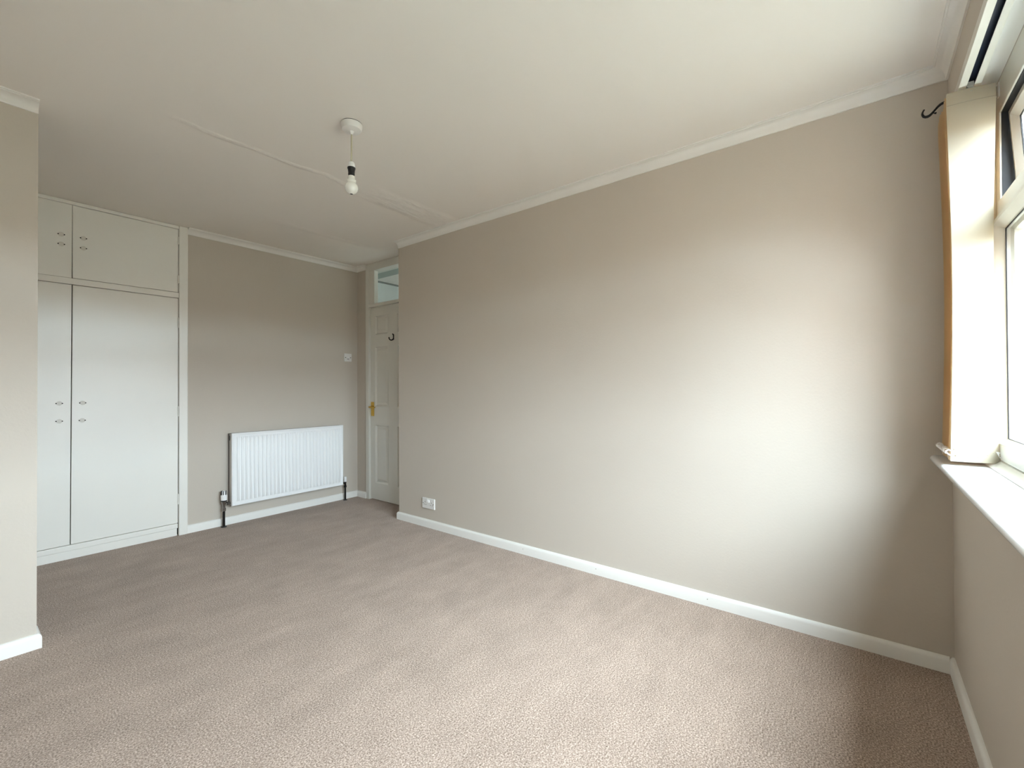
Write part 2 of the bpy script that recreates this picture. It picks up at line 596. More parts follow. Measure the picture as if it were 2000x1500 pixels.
def skirting(name, path, label, h=0.0642, t=0.0155):
    pr = [(0, -0.005), (t, -0.005), (t, h - 0.016), (t - 0.002, h - 0.009), (t - 0.006, h - 0.003), (t - 0.010, h), (0, h)]
    return structure(link(name, MB().sweep(path, pr), M_TRIM, smooth=True, origin=(0, 0, 0)), label, 'skirting')
skirting('baseboard_right', [(0, 0.0155), (0, YR), (0.24, YR)], 'white skirting board along the long right wall')
br = bpy.data.objects['baseboard_right']
for y in (2.1327, 1.577, 0.93):
    link('nail_head', MB().cyl((-0.0150, y, 0.037), (-0.0162, y, 0.037), 0.0022, n=10), M_SCREW, br)
skirting('baseboard_front', [(XL, 0), (0, 0)], 'white skirting board below the window')
skirting('baseboard_back', [(XD, 4.3675), (XD, YB), (-1.2735, YB)], 'white skirting board below the radiator')
skirting('baseboard_left', [(XP, YP + 0.115), (XP, YP), (XL, YP)], 'white skirting board on the stub wall at far left')

# ------------------------------------------------------------------ outside
gr = link('ground', MB().box(-60, 90, -60, 40, -3.0, -2.8), M_GROUND, origin=(0, 0, -2.8))
structure(gr, 'mown green outside below the window', 'ground')

M_RENDER = add_noise(principled('grey_pebbledash', (0.30, 0.28, 0.25), 0.9), 3, 0.1)
M_TILE = add_noise(principled('brown_roof_tiles', (0.16, 0.11, 0.09), 0.85), 5, 0.2)
h = thing('added_terrace', 'long pebbledashed terrace, unseen, added far off to block the low sky', 'terrace', (0, -52, -2.8))  # out of view, added to cut skylight near the horizon
link('walls', MB().box(-48, 48, -58, -50, -2.8, 2.4), M_RENDER, h)
link('roof', MB().add([(-48.6, -49.6, 2.3), (48.6, -49.6, 2.3), (48.6, -58.4, 2.3), (-48.6, -58.4, 2.3), (-48.6, -54, 5.0), (48.6, -54, 5.0)],
                      [(0, 1, 5, 4), (2, 3, 4, 5), (0, 4, 3), (1, 2, 5), (0, 3, 2, 1)]), M_TILE, h)
nb = thing('added_side_house', 'brown brick house, unseen, added beside the window to block low side light', 'house', (-10, -4, -2.8))  # out of view, added so daylight reaches the right wall more steeply
link('walls', MB().box(-15, -6.2, -7.5, -0.17, -2.8, 2.7), add_noise(principled('brown_brick', (0.30, 0.20, 0.15), 0.9), 4, 0.2), nb)
link('roof', MB().add([(-15.3, -7.9, 2.6), (-5.9, -7.9, 2.6), (-5.9, -0.17, 2.6), (-15.3, -0.17, 2.6), (-10.6, -7.9, 5.6), (-10.6, -0.17, 5.6)],
                      [(0, 1, 4), (2, 3, 5), (1, 2, 5, 4), (3, 0, 4, 5), (0, 3, 2, 1)]), M_TILE, nb)

# ------------------------------------------------------------------ window
win = sroot('window_1', 'white plastic-framed window with sill and one top light ajar', (-1.23, -0.107, 0.869), 'window')
WX0, WX1, WZ0, WZ1 = -2.33, -0.13, 0.869, 2.232
FY0, FY1 = -0.150, -0.107
def ring(rects):
    """rects: list of (x0,x1,z0,z1,y) loops"""
    mb = MB()
    mb.loops([[(a, y, c), (b, y, c), (b, y, d), (a, y, d)] for a, b, c, d, y in rects], closed=True)
    return mb
link('outer_frame', ring([(WX0, WX1, WZ0, WZ1, FY0), (WX0, WX1, WZ0, WZ1, FY1),
                          (WX0 + .06, WX1 - .06, WZ0 + .08, WZ1 - .115, FY1),
                          (WX0 + .06, WX1 - .06, WZ0 + .08, WZ1 - .115, FY0)]), M_PVC, win, bevel=0.003)
BAYS = [(-0.83, -0.19), (-1.57, -0.89), (-2.27, -1.63)]
for a, b in ((-0.89, -0.83), (-1.63, -1.57)):
    link('mullion', MB().box(a, b, FY0, FY1, WZ0 + .08, WZ1 - .115), M_PVC, win, bevel=0.003)
for a, b in BAYS:
    link('transom', MB().box(a, b, FY0, FY1 + 0.006, 1.733, 1.803), M_PVC, win, bevel=0.005)
def rect_off(a, b, c, d, l, r, t, bt, y):
    return (a + l, b - r, c + bt, d - t, y)
for i, (a, b) in enumerate(BAYS):
    c, d = 0.949, 1.733
    s = link('casement_sash', ring([rect_off(a, b, c, d, 0, 0, 0, 0, -0.148), rect_off(a, b, c, d, 0, 0, 0, 0, -0.088),
                                    rect_off(a, b, c, d, .004, .004, .004, .003, -0.085),
                                    rect_off(a, b, c, d, .014, .014, .014, .006, -0.086),
                                    rect_off(a, b, c, d, .034, .034, .034, .014, -0.110),
                                    rect_off(a, b, c, d, .037, .037, .037, .017, -0.111),
                                    rect_off(a, b, c, d, .037, .037, .037, .017, -0.148)]), M_PVC, win)
    link('gasket', ring([rect_off(a, b, c, d, .036, .036, .036, .016, -0.1145), rect_off(a, b, c, d, .036, .036, .036, .016, -0.1120),
                         rect_off(a, b, c, d, .041, .041, .041, .019, -0.1120), rect_off(a, b, c, d, .041, .041, .041, .019, -0.1145)]), M_GASKET, s)
    link('glass_pane', MB().box(a + .035, b - .035, -0.121, -0.115, c + .015, d - .035), M_GLASS, s)
    link('outer_bead', ring([rect_off(a, b, c, d, .030, .030, .030, .014, -0.150), rect_off(a, b, c, d, .030, .030, .030, .014, -0.122),
                             rect_off(a, b, c, d, .055, .055, .050, .030, -0.130), rect_off(a, b, c, d, .060, .060, .055, .034, -0.150)]), M_PVC, s)
    # top light, hung on its upper edge; the one by the corner stands ajar
    ang = math.radians(3.5) if i == 0 else 0.0
    c, d = 1.805, 2.115
    v = link('top_light_sash', ring([rect_off(a, b, c, d, .006, .006, .004, .004, -0.165), rect_off(a, b, c, d, .006, .006, .004, .004, -0.128),
                                     rect_off(a, b, c, d, .026, .026, .022, .022, -0.126),
                                     rect_off(a, b, c, d, .050, .050, .046, .046, -0.142),
                                     rect_off(a, b, c, d, .050, .050, .046, .046, -0.165)]), M_PVC, win,
             origin=((a + b) / 2, -0.15, d))
    link('gasket', ring([rect_off(a, b, c, d, .048, .048, .044, .044, -0.147), rect_off(a, b, c, d, .048, .048, .044, .044, -0.1435),
                         rect_off(a, b, c, d, .054, .054, .049, .049, -0.1435), rect_off(a, b, c, d, .054, .054, .049, .049, -0.147)]), M_GASKET, v)
    link('glass_pane', MB().box(a + .046, b - .046, -0.156, -0.150, c + .042, d - .042), M_GLASS, v)
    v.rotation_euler = (-ang, 0, 0)
    link('gasket_gap_shade', ring([rect_off(a, b, c, d, -.001, -.001, -.001, -.001, -0.149), rect_off(a, b, c, d, -.001, -.001, -.001, -.001, -0.112),
                               rect_off(a, b, c, d, .002, .002, .002, .002, -0.1125), rect_off(a, b, c, d, .002, .002, .002, .002, -0.149)]), M_GASKET, win)  # gasket widened over the whole jamb side, painting the gap's shade dark
link('reveal_soffit', MB().box(WX0 + .001, WX1 - .001, -0.1065, -0.001, 2.2325, 2.2362), principled('white_painted_soffit', (0.84, 0.85, 0.82), 0.5), win)
link('reveal_side', MB().box(WX1 - .004, WX1 - .0005, -0.1065, -0.001, 0.870, 2.232), M_PVC, win)
# sill board with a rounded nose, and the cover strip behind it
nose = [(-0.107, 0.869), (0.050, 0.869)]
for k in range(1, 9):
    t = k / 8 * math.pi
    nose.append((0.050 + 0.0165 * math.sin(t), 0.8545 + 0.0145 * math.cos(t)))
nose += [(0.001, 0.840), (-0.107, 0.8385)]
sill = MB().prism(nose, -2.42, -0.001)
link('window_sill', sill, principled('white_gloss_sill', (0.76, 0.765, 0.765), 0.12), win, smooth=True)
link('cover_strip', MB().prism([(-0.1065, 0.8695), (-0.0587, 0.8695), (-0.0587, 0.8725), (-0.066, 0.878), (-0.084, 0.892), (-0.1065, 0.895)], WX0, WX1), M_PVC, win)
link('bottom_rail_step', MB().prism([(-0.1065, 0.895), (-0.0885, 0.895), (-0.086, 0.901), (-0.086, 0.940), (-0.090, 0.9485), (-0.1065, 0.9485)], WX0, WX1), M_PVC, win)
link('blind_cord_clip', MB().tube([(-0.195, -0.104, 2.215), (-0.197, -0.090, 2.205), (-0.200, -0.086, 2.190), (-0.200, -0.090, 2.176), (-0.196, -0.100, 2.172)], 0.0028, 8)
     .box(-0.208, -0.190, -0.1068, -0.103, 2.168, 2.219), M_PLASTIC, win)

# ------------------------------------------------------------------ door
door = sroot('door_1', 'off-white six-panel door with glazed fanlight beside the right wall', (0.30, 3.93, 0), 'door')
XF = 0.250
LY0, LY1 = 3.5525, 4.3137      # leaf edges
LX = 0.274
for y0, y1 in ((4.3137, 4.3675), (3.4992, 3.5525)):
    link('door_jamb', MB().box(XF, 0.362, y0, y1, 0, CEIL - 0.001), M_DOOR, door, bevel=0.003)
link('frame_head', MB().box(XF, 0.362, LY0, LY1, 2.362, CEIL - 0.001), M_DOOR, door, bevel=0.003)
link('fanlight_rail', MB().prism([(LY0, 1.987), (LY1, 1.987), (LY1, 2.018), (LY0, 2.018)], XF, 0.362), M_DOOR, door, bevel=0.003)
# fanlight casing: flat band each side, glass set deep in it
for y0, y1 in ((4.2200, LY1), (LY0, 3.6450)):
    link('fanlight_stile', MB().box(XF + 0.004, 0.300, y0, y1, 2.018, 2.362), M_DOOR, door, bevel=0.003)
link('fanlight_pane', MB().box(0.318, 0.323, LY0 + 0.0, LY1, 2.018, 2.362), M_GLASS, door)
# leaf: stiles and rails left standing around six recessed panels
cols = [(3.651, 3.877), (4.018, 4.2408)]
rows = [(0.173, 0.777), (0.956, 1.579), (1.695, 1.898)]
Z0L, Z1L = 0.008, 1.984
ys = sorted({LY0 + .002, LY1 - .002, *[v for c in cols for v in c]})
zs = sorted({Z0L, Z1L, *[v for r in rows for v in r]})
lf = MB()
grid = {}
def gv(mb, x, y, z):
    k = (x, round(y, 5), round(z, 5))
    if k not in grid:
        grid[k] = len(mb.v)
        mb.v.append((x, y, z))
    return grid[k]
XBK = 0.316
for i in range(len(ys) - 1):
    for j in range(len(zs) - 1):
        y0, y1, z0, z1 = ys[i], ys[i + 1], zs[j], zs[j + 1]
        hole = any(c[0] <= y0 + 1e-6 and y1 <= c[1] + 1e-6 for c in cols) and any(r[0] <= z0 + 1e-6 and z1 <= r[1] + 1e-6 for r in rows)
        for x in (LX, XBK):
            if not hole:
                lf.f.append(tuple(gv(lf, x, *p) for p in ((y0, z0), (y1, z0), (y1, z1), (y0, z1))))
                lf.m.append(0)
for (y0, y1, z0, z1) in [(c[0], c[1], r[0], r[1]) for c in cols for r in rows] + [(ys[0], ys[-1], zs[0], zs[-1])]:
    # walls of the openings and the outer edge, following the grid
    yy = [v for v in ys if y0 - 1e-6 <= v <= y1 + 1e-6]
    zz = [v for v in zs if z0 - 1e-6 <= v <= z1 + 1e-6]
    for k in range(len(yy) - 1):
        for z in (z0, z1):
            lf.f.append((gv(lf, LX, yy[k], z), gv(lf, LX, yy[k + 1], z), gv(lf, XBK, yy[k + 1], z), gv(lf, XBK, yy[k], z)))
            lf.m.append(0)
    for k in range(len(zz) - 1):
        for y in (y0, y1):
            lf.f.append((gv(lf, LX, y, zz[k]), gv(lf, LX, y, zz[k + 1]), gv(lf, XBK, y, zz[k + 1]), gv(lf, XBK, y, zz[k])))
            lf.m.append(0)
leaf = link('door_leaf', lf, M_DOOR, door)
for c in cols:
    for r in rows:
        y0, y1, z0, z1 = c[0], c[1], r[0], r[1]
        def L(o, x):
            return [(x, y0 + o, z0 + o), (x, y1 - o, z0 + o), (x, y1 - o, z1 - o), (x, y0 + o, z1 - o)]
        mb = MB()
        mb.loops([L(0.0003, XBK - .001), L(0.0003, LX - .0015), L(0.004, LX - .0025), L(0.008, LX + .000), L(0.019, LX + .013), L(0.027, LX + .013),
                  L(0.046, LX + .004), L(0.050, LX + .0035)])
        n_ = len(mb.v)
        mb.f.append(tuple(range(n_ - 4, n_)))
        mb.m.append(0)
        mb.f.append((3, 2, 1, 0))
        mb.m.append(0)
        link('door_panel', mb, M_DOOR, leaf)
hb = MB().box(LX - .007, LX, 4.2525, 4.3020, 0.862, 1.008)
handle = link('door_handle', hb, M_BRASS, leaf, bevel=0.003)
handle['label'] = 'polished brass lever handle on a long plate'
# handle lever is its own mesh, on the handle's plate
lv = MB().tube([(LX - .006, 4.279, 0.957), (LX - .030, 4.279, 0.957), (LX - .044, 4.277, 0.957), (LX - .052, 4.266, 0.957), (LX - .054, 4.245, 0.956),
                (LX - .053, 4.215, 0.953), (LX - .050, 4.185, 0.953), (LX - .046, 4.172, 0.957)], [.0085, .0085, .0085, .009, .0085, .0075, .0065, .005], 12)
lv.lathe((LX - .006, 4.279, 0.957), (-1, 0, 0), [(0, .014), (.006, .013), (.010, .009)], 16)
link('handle_lever', lv, M_BRASS, leaf, smooth=True)
# fix-up: parts hanging under the leaf keep to thing > part > sub-part

# ------------------------------------------------------------------ wardrobe
ward = thing('fitted_wardrobe', 'built-in cream-white wardrobe with paired doors below and cupboards above', 'wardrobe', (-1.94, YW, 0))
YC = YW + 0.012         # front of doors
link('side_post', MB().box(-1.3330, -1.2740, YW - 0.004, YB + 0.004, 0, CEIL - 0.001), M_WARD, ward, bevel=0.006, seg=3)
link('middle_rail', MB().box(-2.595, -1.3330, YC - 0.006, YC + 0.03, 1.8685, 1.9100), M_WARD, ward, bevel=0.002)
link('top_rail', MB().box(-2.595, -1.3330, YC - 0.010, YC + 0.03, 2.4130, CEIL - 0.001), M_WARD, ward, bevel=0.004)
link('bottom_rail', MB().box(-2.595, -1.3380, YC - 0.008, YC + 0.03, 0.0605, 0.0965), M_WARD, ward, bevel=0.003)
link('plinth', MB().box(-2.595, -1.3400, YC + 0.004, YC + 0.03, 0, 0.0575), M_WARD, ward, bevel=0.002)
link('carcass', MB().box(-2.598, -1.290, YC + 0.034, 5.08, 0.002, CEIL - 0.003), M_DARK, ward)
def wdoor(x0a, x1a, x0b, x1b, z0, z1, side):
    """a flush door; x at its foot (a) and head (b)"""
    mb = MB()
    vs = []
    for y in (YC, YC + 0.019):
        vs += [(x0a, y, z0), (x1a, y, z0), (x1b, y, z1), (x0b, y, z1)]
    mb.add(vs, [(0, 1, 2, 3), (7, 6, 5, 4), (0, 4, 5, 1), (1, 5, 6, 2), (2, 6, 7, 3), (3, 7, 4, 0)])
    return link('wardrobe_door', mb, M_WARD, ward, bevel=0.0015)
dLR = wdoor(-1.9402, -1.3362, -1.9345, -1.3355, 0.0995, 1.8655, 1)
dLL = wdoor(-2.5900, -1.9447, -2.5900, -1.9390, 0.0995, 1.8655, 0)
dUR = wdoor(-1.9350, -1.3355, -1.9360, -1.3355, 1.9135, 2.4105, 1)
dUL = wdoor(-2.5900, -1.9390, -2.5900, -1.9375, 1.9120, 2.4115, 0)
def scar(d, x, z):
    mb = MB()
    mb.lathe((x, YC + 0.0005, z), (0, -1, 0), [(0, .0150), (.0012, .0150), (.0016, .0140), (.0012, .0125), (.0006, .0122)], 24, 0)
    for s in (-1, 1):
        mb.lathe((x + s * .0150, YC + 0.0005, z), (0, -1, 0), [(0, .0036), (.0030, .0034), (.0036, .0024)], 12, 1)
    link('handle_scar', mb, [M_MARK, M_DARK], d, smooth=True)
for d, x, z in ((dUL, -1.9903, 2.1979), (dUL, -1.9902, 2.1323), (dUR, -1.8810, 2.1988), (dUR, -1.8809, 2.1296),
                (dLL, -1.9976, 1.0583), (dLL, -1.9974, 0.9383), (dLR, -1.8827, 1.0582), (dLR, -1.8850, 0.9383)):
    scar(d, x, z)
for d, z0, z1 in ((dLR, 1.631, 1.714), (dLR, 0.937, 1.016), (dLR, 0.246, 0.328), (dUR, 1.984, 2.047), (dUR, 2.29, 2.352)):
    mb = MB().box(-1.3400, -1.3310, YC - 0.0025, YC + 0.002, z0, z1)
    mb.cyl((-1.3345, YC - 0.004, z0), (-1.3345, YC - 0.004, z1), 0.0042, n=10)
    link('hinge', mb, M_WARD, d)

# ------------------------------------------------------------------ radiator
rad = thing('radiator', 'white panel radiator with vertical ridges on the far wall', 'radiator', (-0.474, 4.49, 0.165))
RX0, RX1, RZ0, RZ1, RY = -0.985, 0.038, 0.167, 0.777, 4.440
fp = MB()
NF = 29
pitch = (RX1 - RX0 - 0.060) / NF
# cross-section of the pressed front: shallow channels between proud ridges
prof = []
for k in range(NF):
    xa = RX0 + 0.030 + k * pitch
    prof += [(xa + 0.000, 0), (xa + 0.0090, 0), (xa + 0.0130, 0.92), (xa + 0.0180, 1), (xa + pitch - 0.009, 1), (xa + pitch - 0.004, 0.92)]
prof.append((RX1 - 0.030, 0))
zrow = [(RZ0 + 0.034, 0.0), (RZ0 + 0.050, 1.0), (RZ1 - 0.050, 1.0), (RZ1 - 0.034, 0.0)]
vs = [[(x, RY + 0.0062 - 0.0100 * d * s, z) for x, d in prof] for z, s in zrow]
nn = len(prof)
fp.add([p for r_ in vs for p in r_], [(i * nn + k, i * nn + k + 1, (i + 1) * nn + k + 1, (i + 1) * nn + k) for i in range(3) for k in range(nn - 1)])
# flat margin around the pressing and the rolled edge
def rr(o, y):
    return [(RX0 + o, y, RZ0 + o), (RX1 - o, y, RZ0 + o), (RX1 - o, y, RZ1 - o), (RX0 + o, y, RZ1 - o)]
fp.loops([rr(0.004, RY + 0.022), rr(0.0, RY + 0.018), rr(0.0, RY + 0.004), rr(0.004, RY), rr(0.010, RY), rr(0.014, RY + 0.0045), rr(0.018, RY + 0.0058), rr(0.034, RY + 0.0058)])
link('front_panel', fp, M_RAD, rad, smooth=True)
for xa, xb in ((RX0 + 0.003, RX0 + 0.007), (RX1 - 0.007, RX1 - 0.003)):
    mb = MB().box(xa, xb, RY + 0.018, RY + 0.062, RZ0 + 0.006, RZ1 - 0.006)
    link('side_panel', mb, M_RADSIDE, rad, bevel=0.001)
link('gap_shade_panel', MB().box(RX0 + 0.004, RX1 - 0.004, RY + 0.064, RY + 0.080, RZ0 + 0.008, RZ1 - 0.004), principled('dark_gap_shade', (0.03, 0.028, 0.026), 0.7), rad)  # dark sheet standing in for the shadow between radiator and wall
tg = MB().box(RX0 + 0.004, RX1 - 0.004, RY + 0.019, RY + 0.062, RZ1 - 0.010, RZ1 - 0.006)
link('top_grille', tg, M_RADSIDE, rad)
for x in (-0.80, -0.15):
    link('wall_bracket', MB().box(x - 0.02, x + 0.02, RY + 0.080, YB, RZ0 + 0.08, RZ1 - 0.08), M_RADSIDE, rad)
link('air_vent', MB().box(RX0 - 0.001, RX0 + 0.004, RY + 0.048, RY + 0.060, RZ1 - 0.062, RZ1 - 0.022), M_BLACK, rad)
# thermostatic valve, left
VY = 4.482
xl = -1.030
vb = MB().lathe((xl, VY, 0.130), (0, 0, 1), [(0, .012), (.004, .016), (.024, .016), (.028, .012), (.050, .011), (.062, .013), (.070, .019), (.084, .021), (.088, .018)], 20)
vb.cyl((xl, VY, 0.186), (RX0 - 0.020, VY, 0.190), .0085, n=14)
vb.lathe((RX0 - 0.024, VY, 0.190), (1, 0, 0), [(0, .012), (.003, .0165), (.018, .0165), (.022, .013), (.030, .011)], 6)
valve = link('radiator_valve', vb, M_CHROME, rad, smooth=True)
hd = MB().lathe((xl, VY, 0.219), (0, 0, 1), [(0, .0165), (.004, .0225), (.040, .0240), (.044, .0235), (.050, .019), (.072, .0175), (.080, .015), (.083, .010)], 24)
link('valve_head', hd, M_BRIGHT, valve, smooth=True)
sl = MB()
for k in range(8):
    a = 2 * math.pi * (k + .35) / 8
    ca, sa = math.cos(a), math.sin(a)
    sl.tube([(xl + ca * .0190, VY + sa * .0190, .268), (xl + ca * .0180, VY + sa * .0180, .292), (xl + ca * .0145, VY + sa * .0145, .301)], [.0032, .0034, .003], 6)
link('grip_slots', sl, M_BLACK, valve)
link('valve_collar', MB().lathe((xl, VY, 0.212), (0, 0, 1), [(0, .020), (.003, .0225), (.009, .0225), (.011, .02)], 20), M_BLACK, valve, smooth=True)
link('supply_pipe', MB().lathe((xl, VY, 0.0), (0, 0, 1), [(0, .022), (.006, .021), (.008, .0095), (.135, .0095)], 16), M_PIPE, rad, smooth=True)
# lockshield valve, right
xr = 0.083
vb = MB().lathe((xr, VY, 0.128), (0, 0, 1), [(0, .010), (.004, .0145), (.020, .0145), (.024, .011), (.046, .010), (.050, .012), (.060, .012)], 18)
vb.cyl((xr, VY, 0.168), (RX1 + 0.004, VY, 0.190), .0075, n=12)
vr = link('lockshield_valve', vb, M_PIPE, rad, smooth=True)
link('valve_cap', MB().lathe((xr, VY, 0.188), (0, 0, 1), [(0, .0125), (.003, .0140), (.046, .0135), (.052, .011)], 18), M_BRIGHT, vr, smooth=True)
link('return_pipe', MB().lathe((xr, VY, 0.0), (0, 0, 1), [(0, .020), (.006, .019), (.008, .0090), (.132, .0090)], 16), M_PIPE, rad, smooth=True)

# ------------------------------------------------------------------ pendant light
PX, PY = -1.2635, 2.232
pend = thing('pendant_light', 'bare opal bulb hanging from a white ceiling rose', 'ceiling light', (PX, PY, CEIL))
link('ceiling_rose', MB().lathe((PX, PY, CEIL), (0, 0, -1), [(0, .0455), (.003, .0455), (.0035, .0500), (.008, .0500), (.026, .0470), (.031, .0440), (.036, .020), (.038, .0120), (.050, .0065), (.052, .004)], 48), M_PLASTIC, pend, smooth=True)
link('rose_base', MB().lathe((PX, PY, CEIL), (0, 0, -1), [(0, .0485), (.0032, .0485)], 40), M_BLACK, pend)
link('cord', MB().tube([(PX, PY, CEIL - .048), (PX - .0008, PY, CEIL - .12), (PX - .0015, PY + .0003, 2.246)], .0040, 10), M_CORD, pend, smooth=True)
QX, QY = PX - .0015, PY + .0003
link('lampholder', MB().lathe((QX, QY, 2.251), (0, 0, -1), [(0, .006), (.002, .0125), (.008, .0150), (.022, .0165), (.027, .0160)], 28), M_BRIGHT, pend, smooth=True)
link('bulb_adapter', MB().lathe((QX, QY, 2.2245), (0, 0, -1), [(0, .0165), (.001, .0190), (.006, .0190), (.012, .0165), (.030, .0150), (.0315, .0158), (.034, .0158), (.0355, .0148), (.0385, .0152), (.042, .0145)], 28), M_BLACK, pend, smooth=True)
bulb = [(0, .0135), (.002, .0160), (.010, .0165), (.014, .0170), (.018, .0190), (.022, .0225)]
cz, R = 2.1255, .0310
for k in range(0, 15):
    a = math.radians(48 - k * (138 / 14))
    bulb.append((2.1830 - (cz + R * math.sin(a)), max(R * math.cos(a), 0.0004)))
link('bulb', MB().lathe((QX, QY, 2.1830), (0, 0, -1), bulb, 32), M_BULB, pend, smooth=True)
link('bulb_tip', MB().lathe((QX, QY, 2.0975), (0, 0, -1), [(0, .0075), (.0024, .0070), (.0038, .0045)], 16), principled('dark_bulb_print', (0.05, 0.05, 0.05), 0.4), pend, smooth=True)

# ------------------------------------------------------------------ switch, socket, hooks
sw = thing('light_switch', 'small square white light switch above the radiator near the door', 'light switch', (0.148, YB, 1.428))
link('switch_plate', MB().box(0.1055, 0.1895, YB - 0.009, YB, 1.430, 1.514), M_PLASTIC, sw, bevel=0.003)
rk = MB().add([(0.139, YB - .0092, 1.459), (0.157, YB - .0092, 1.459), (0.157, YB - .0135, 1.484), (0.139, YB - .0135, 1.484),
               (0.139, YB - .008, 1.459), (0.157, YB - .008, 1.459), (0.157, YB - .008, 1.484), (0.139, YB - .008, 1.484)],
              [(0, 1, 2, 3), (0, 4, 5, 1), (1, 5, 6, 2), (2, 6, 7, 3), (3, 7, 4, 0)])
link('rocker', rk, M_BRIGHT, sw)
link('rocker_gap', MB().box(0.1375, 0.1585, YB - .0096, YB - .0080, 1.4545, 1.4595), M_DARK, sw)
for x in (0.1185, 0.1765):
    link('screw', MB().cyl((x, YB - .0088, 1.472), (x, YB - .0102, 1.472), .0048, n=14), M_SCREW, sw)

so = thing('power_socket', 'white double power socket low on the right wall by the skirting', 'power socket', (0, 3.107, 0.153))
SY0, SY1, SZ0, SZ1 = 3.0330, 3.1810, 0.1535, 0.2395
link('socket_plate', MB().box(-0.011, 0, SY0, SY1, SZ0, SZ1), M_PLASTIC, so, bevel=0.003)
for y in (3.098, 3.116):
    link('socket_switch', MB().box(-0.0165, -0.010, y - .0065, y + .0065, 0.207, 0.229), M_BRIGHT, so, bevel=0.002)
for y in (3.068, 3.146):
    mb = MB()
    mb.box(-0.0114, -0.0106, y - .002, y + .002, 0.2020, 0.2115)
    link('earth_slot', mb, M_SCREW, so)
    for s in (-1, 1):
        link('pin_slot', MB().box(-0.0114, -0.0106, y + s * .0112 - .0032, y + s * .0112 + .0032, 0.1825, 0.1880), M_SCREW, so)
for y in (SY0 + .0135, SY1 - .0135):
    link('screw', MB().cyl((-0.0105, y, 0.1965), (-0.0122, y, 0.1965), .0040, n=12), M_SCREW, so)

ch = thing('coat_hook', 'small black coat hook fixed to the white panelled door', 'hook', (LX, 3.93, 1.63))
link('hook_plate', MB().box(LX - .005, LX - .0001, 3.922, 3.938, 1.628, 1.684), M_IRON, ch, bevel=0.003)
link('hook_arm', MB().tube([(LX - .004, 3.930, 1.640), (LX - .016, 3.930, 1.627), (LX - .032, 3.930, 1.622), (LX - .048, 3.930, 1.628), (LX - .056, 3.930, 1.640), (LX - .055, 3.930, 1.650)],
                           [.0062, .0062, .006, .006, .006, .0068], 10), M_IRON, ch, smooth=True)
link('upper_prong', MB().tube([(LX - .004, 3.930, 1.676), (LX - .010, 3.930, 1.682), (LX - .013, 3.930, 1.689)], [.0058, .0055, .006], 10), M_IRON, ch, smooth=True)

HX = -0.060
ph = thing('curtain_pole_bracket', 'black iron curtain pole bracket curling out beside the blind', 'bracket', (HX, 0, 2.25))
link('wall_plate', MB().lathe((HX, 0.0, 2.2715), (0, 1, 0), [(0, .018), (.003, .018), (.005, .014)], 20), M_IRON, ph, smooth=True)
pts = [(0.003, 2.2715), (0.0155, 2.2690), (0.0220, 2.2680), (0.0280, 2.2655), (0.0340, 2.2610), (0.0391, 2.2560), (0.0455, 2.2485), (0.0511, 2.2420), (0.0560, 2.2365), (0.0610, 2.2325), (0.0665, 2.2305),
       (0.0723, 2.2310), (0.0775, 2.2340), (0.0810, 2.2395), (0.0825, 2.2465), (0.0812, 2.2535), (0.0785, 2.2590), (0.0760, 2.2620)]
rads = [.0036, .0036, .0036, .0036, .0034, .0031, .0029, .0030, .0033, .0036, .0038, .0037, .0034, .0029, .0026, .0024, .0023, .0021]
link('scroll_arm', MB().tube([(HX, y, z) for y, z in pts], [r * 1.35 for r in rads], 10), M_IRON, ph, smooth=True)
link('pole_screw', MB().tube([(HX, 0.0530, 2.2405), (HX, 0.0480, 2.2385), (HX, 0.0455, 2.2372), (HX, 0.0425, 2.2362), (HX, 0.0405, 2.2358)], [.0020, .0020, .0032, .0042, .0038], 8), M_IRON, ph, smooth=True)

# ------------------------------------------------------------------ vertical blind
bl = thing('vertical_blind', 'cream vertical blind drawn together at the right end of the window', 'blind', (-0.16, -0.022, 0.885))
RL0, RL1 = -2.31, -0.012
# headrail: upside-down channel, open slot underneath
hr = MB()
A = [(0.0066, 2.232), (0.0066, 2.200), (-0.0140, 2.200), (-0.0140, 2.203), (0.0030, 2.203), (0.0030, 2.229),
     (-0.0480, 2.229), (-0.0480, 2.203), (-0.0335, 2.203), (-0.0335, 2.200), (-0.0515, 2.200), (-0.0515, 2.232)]
hr.prism(A, RL0, RL1)
link('headrail', hr, M_PVC, bl)
link('slot_shade_lining', MB().prism([(0.0028, 2.2035), (0.0028, 2.2288), (-0.0478, 2.2288), (-0.0478, 2.2035), (-0.0460, 2.2035), (-0.0460, 2.2270), (0.0010, 2.2270), (0.0010, 2.2035)], RL0 + .001, RL1 - .001), M_SLOT_SHADE, bl)  # dark blue colour stands in for the shade deep in the slot
random.seed(4)
SW = 0.127
ZT, ZB_ = 2.188, 0.884
def slat_mesh(name, mat, twist_fn, bow):
    nu, nv = 10, 26
    mb = MB()
    vs = []
    for j in range(nv + 1):
        t = j / nv
        z = ZB_ + (ZT - ZB_) * t
        a = twist_fn(t)
        for i in range(nu + 1):
            s = (i / nu - .5) * SW
            b = bow * (1 - (2 * s / SW) ** 2)
            vs.append((math.sin(a) * -s + math.cos(a) * b, math.cos(a) * s + math.sin(a) * b, z - ZB_))
    fs = [(j * (nu + 1) + i, j * (nu + 1) + i + 1, (j + 1) * (nu + 1) + i + 1, (j + 1) * (nu + 1) + i) for j in range(nv) for i in range(nu)]
    mb.add(vs, fs)
    me = bpy.data.meshes.new(name)
    me.from_pydata(mb.v, [], mb.f)
    me.materials.append(mat)
    for p in me.polygons:
        p.use_smooth = True
    return me
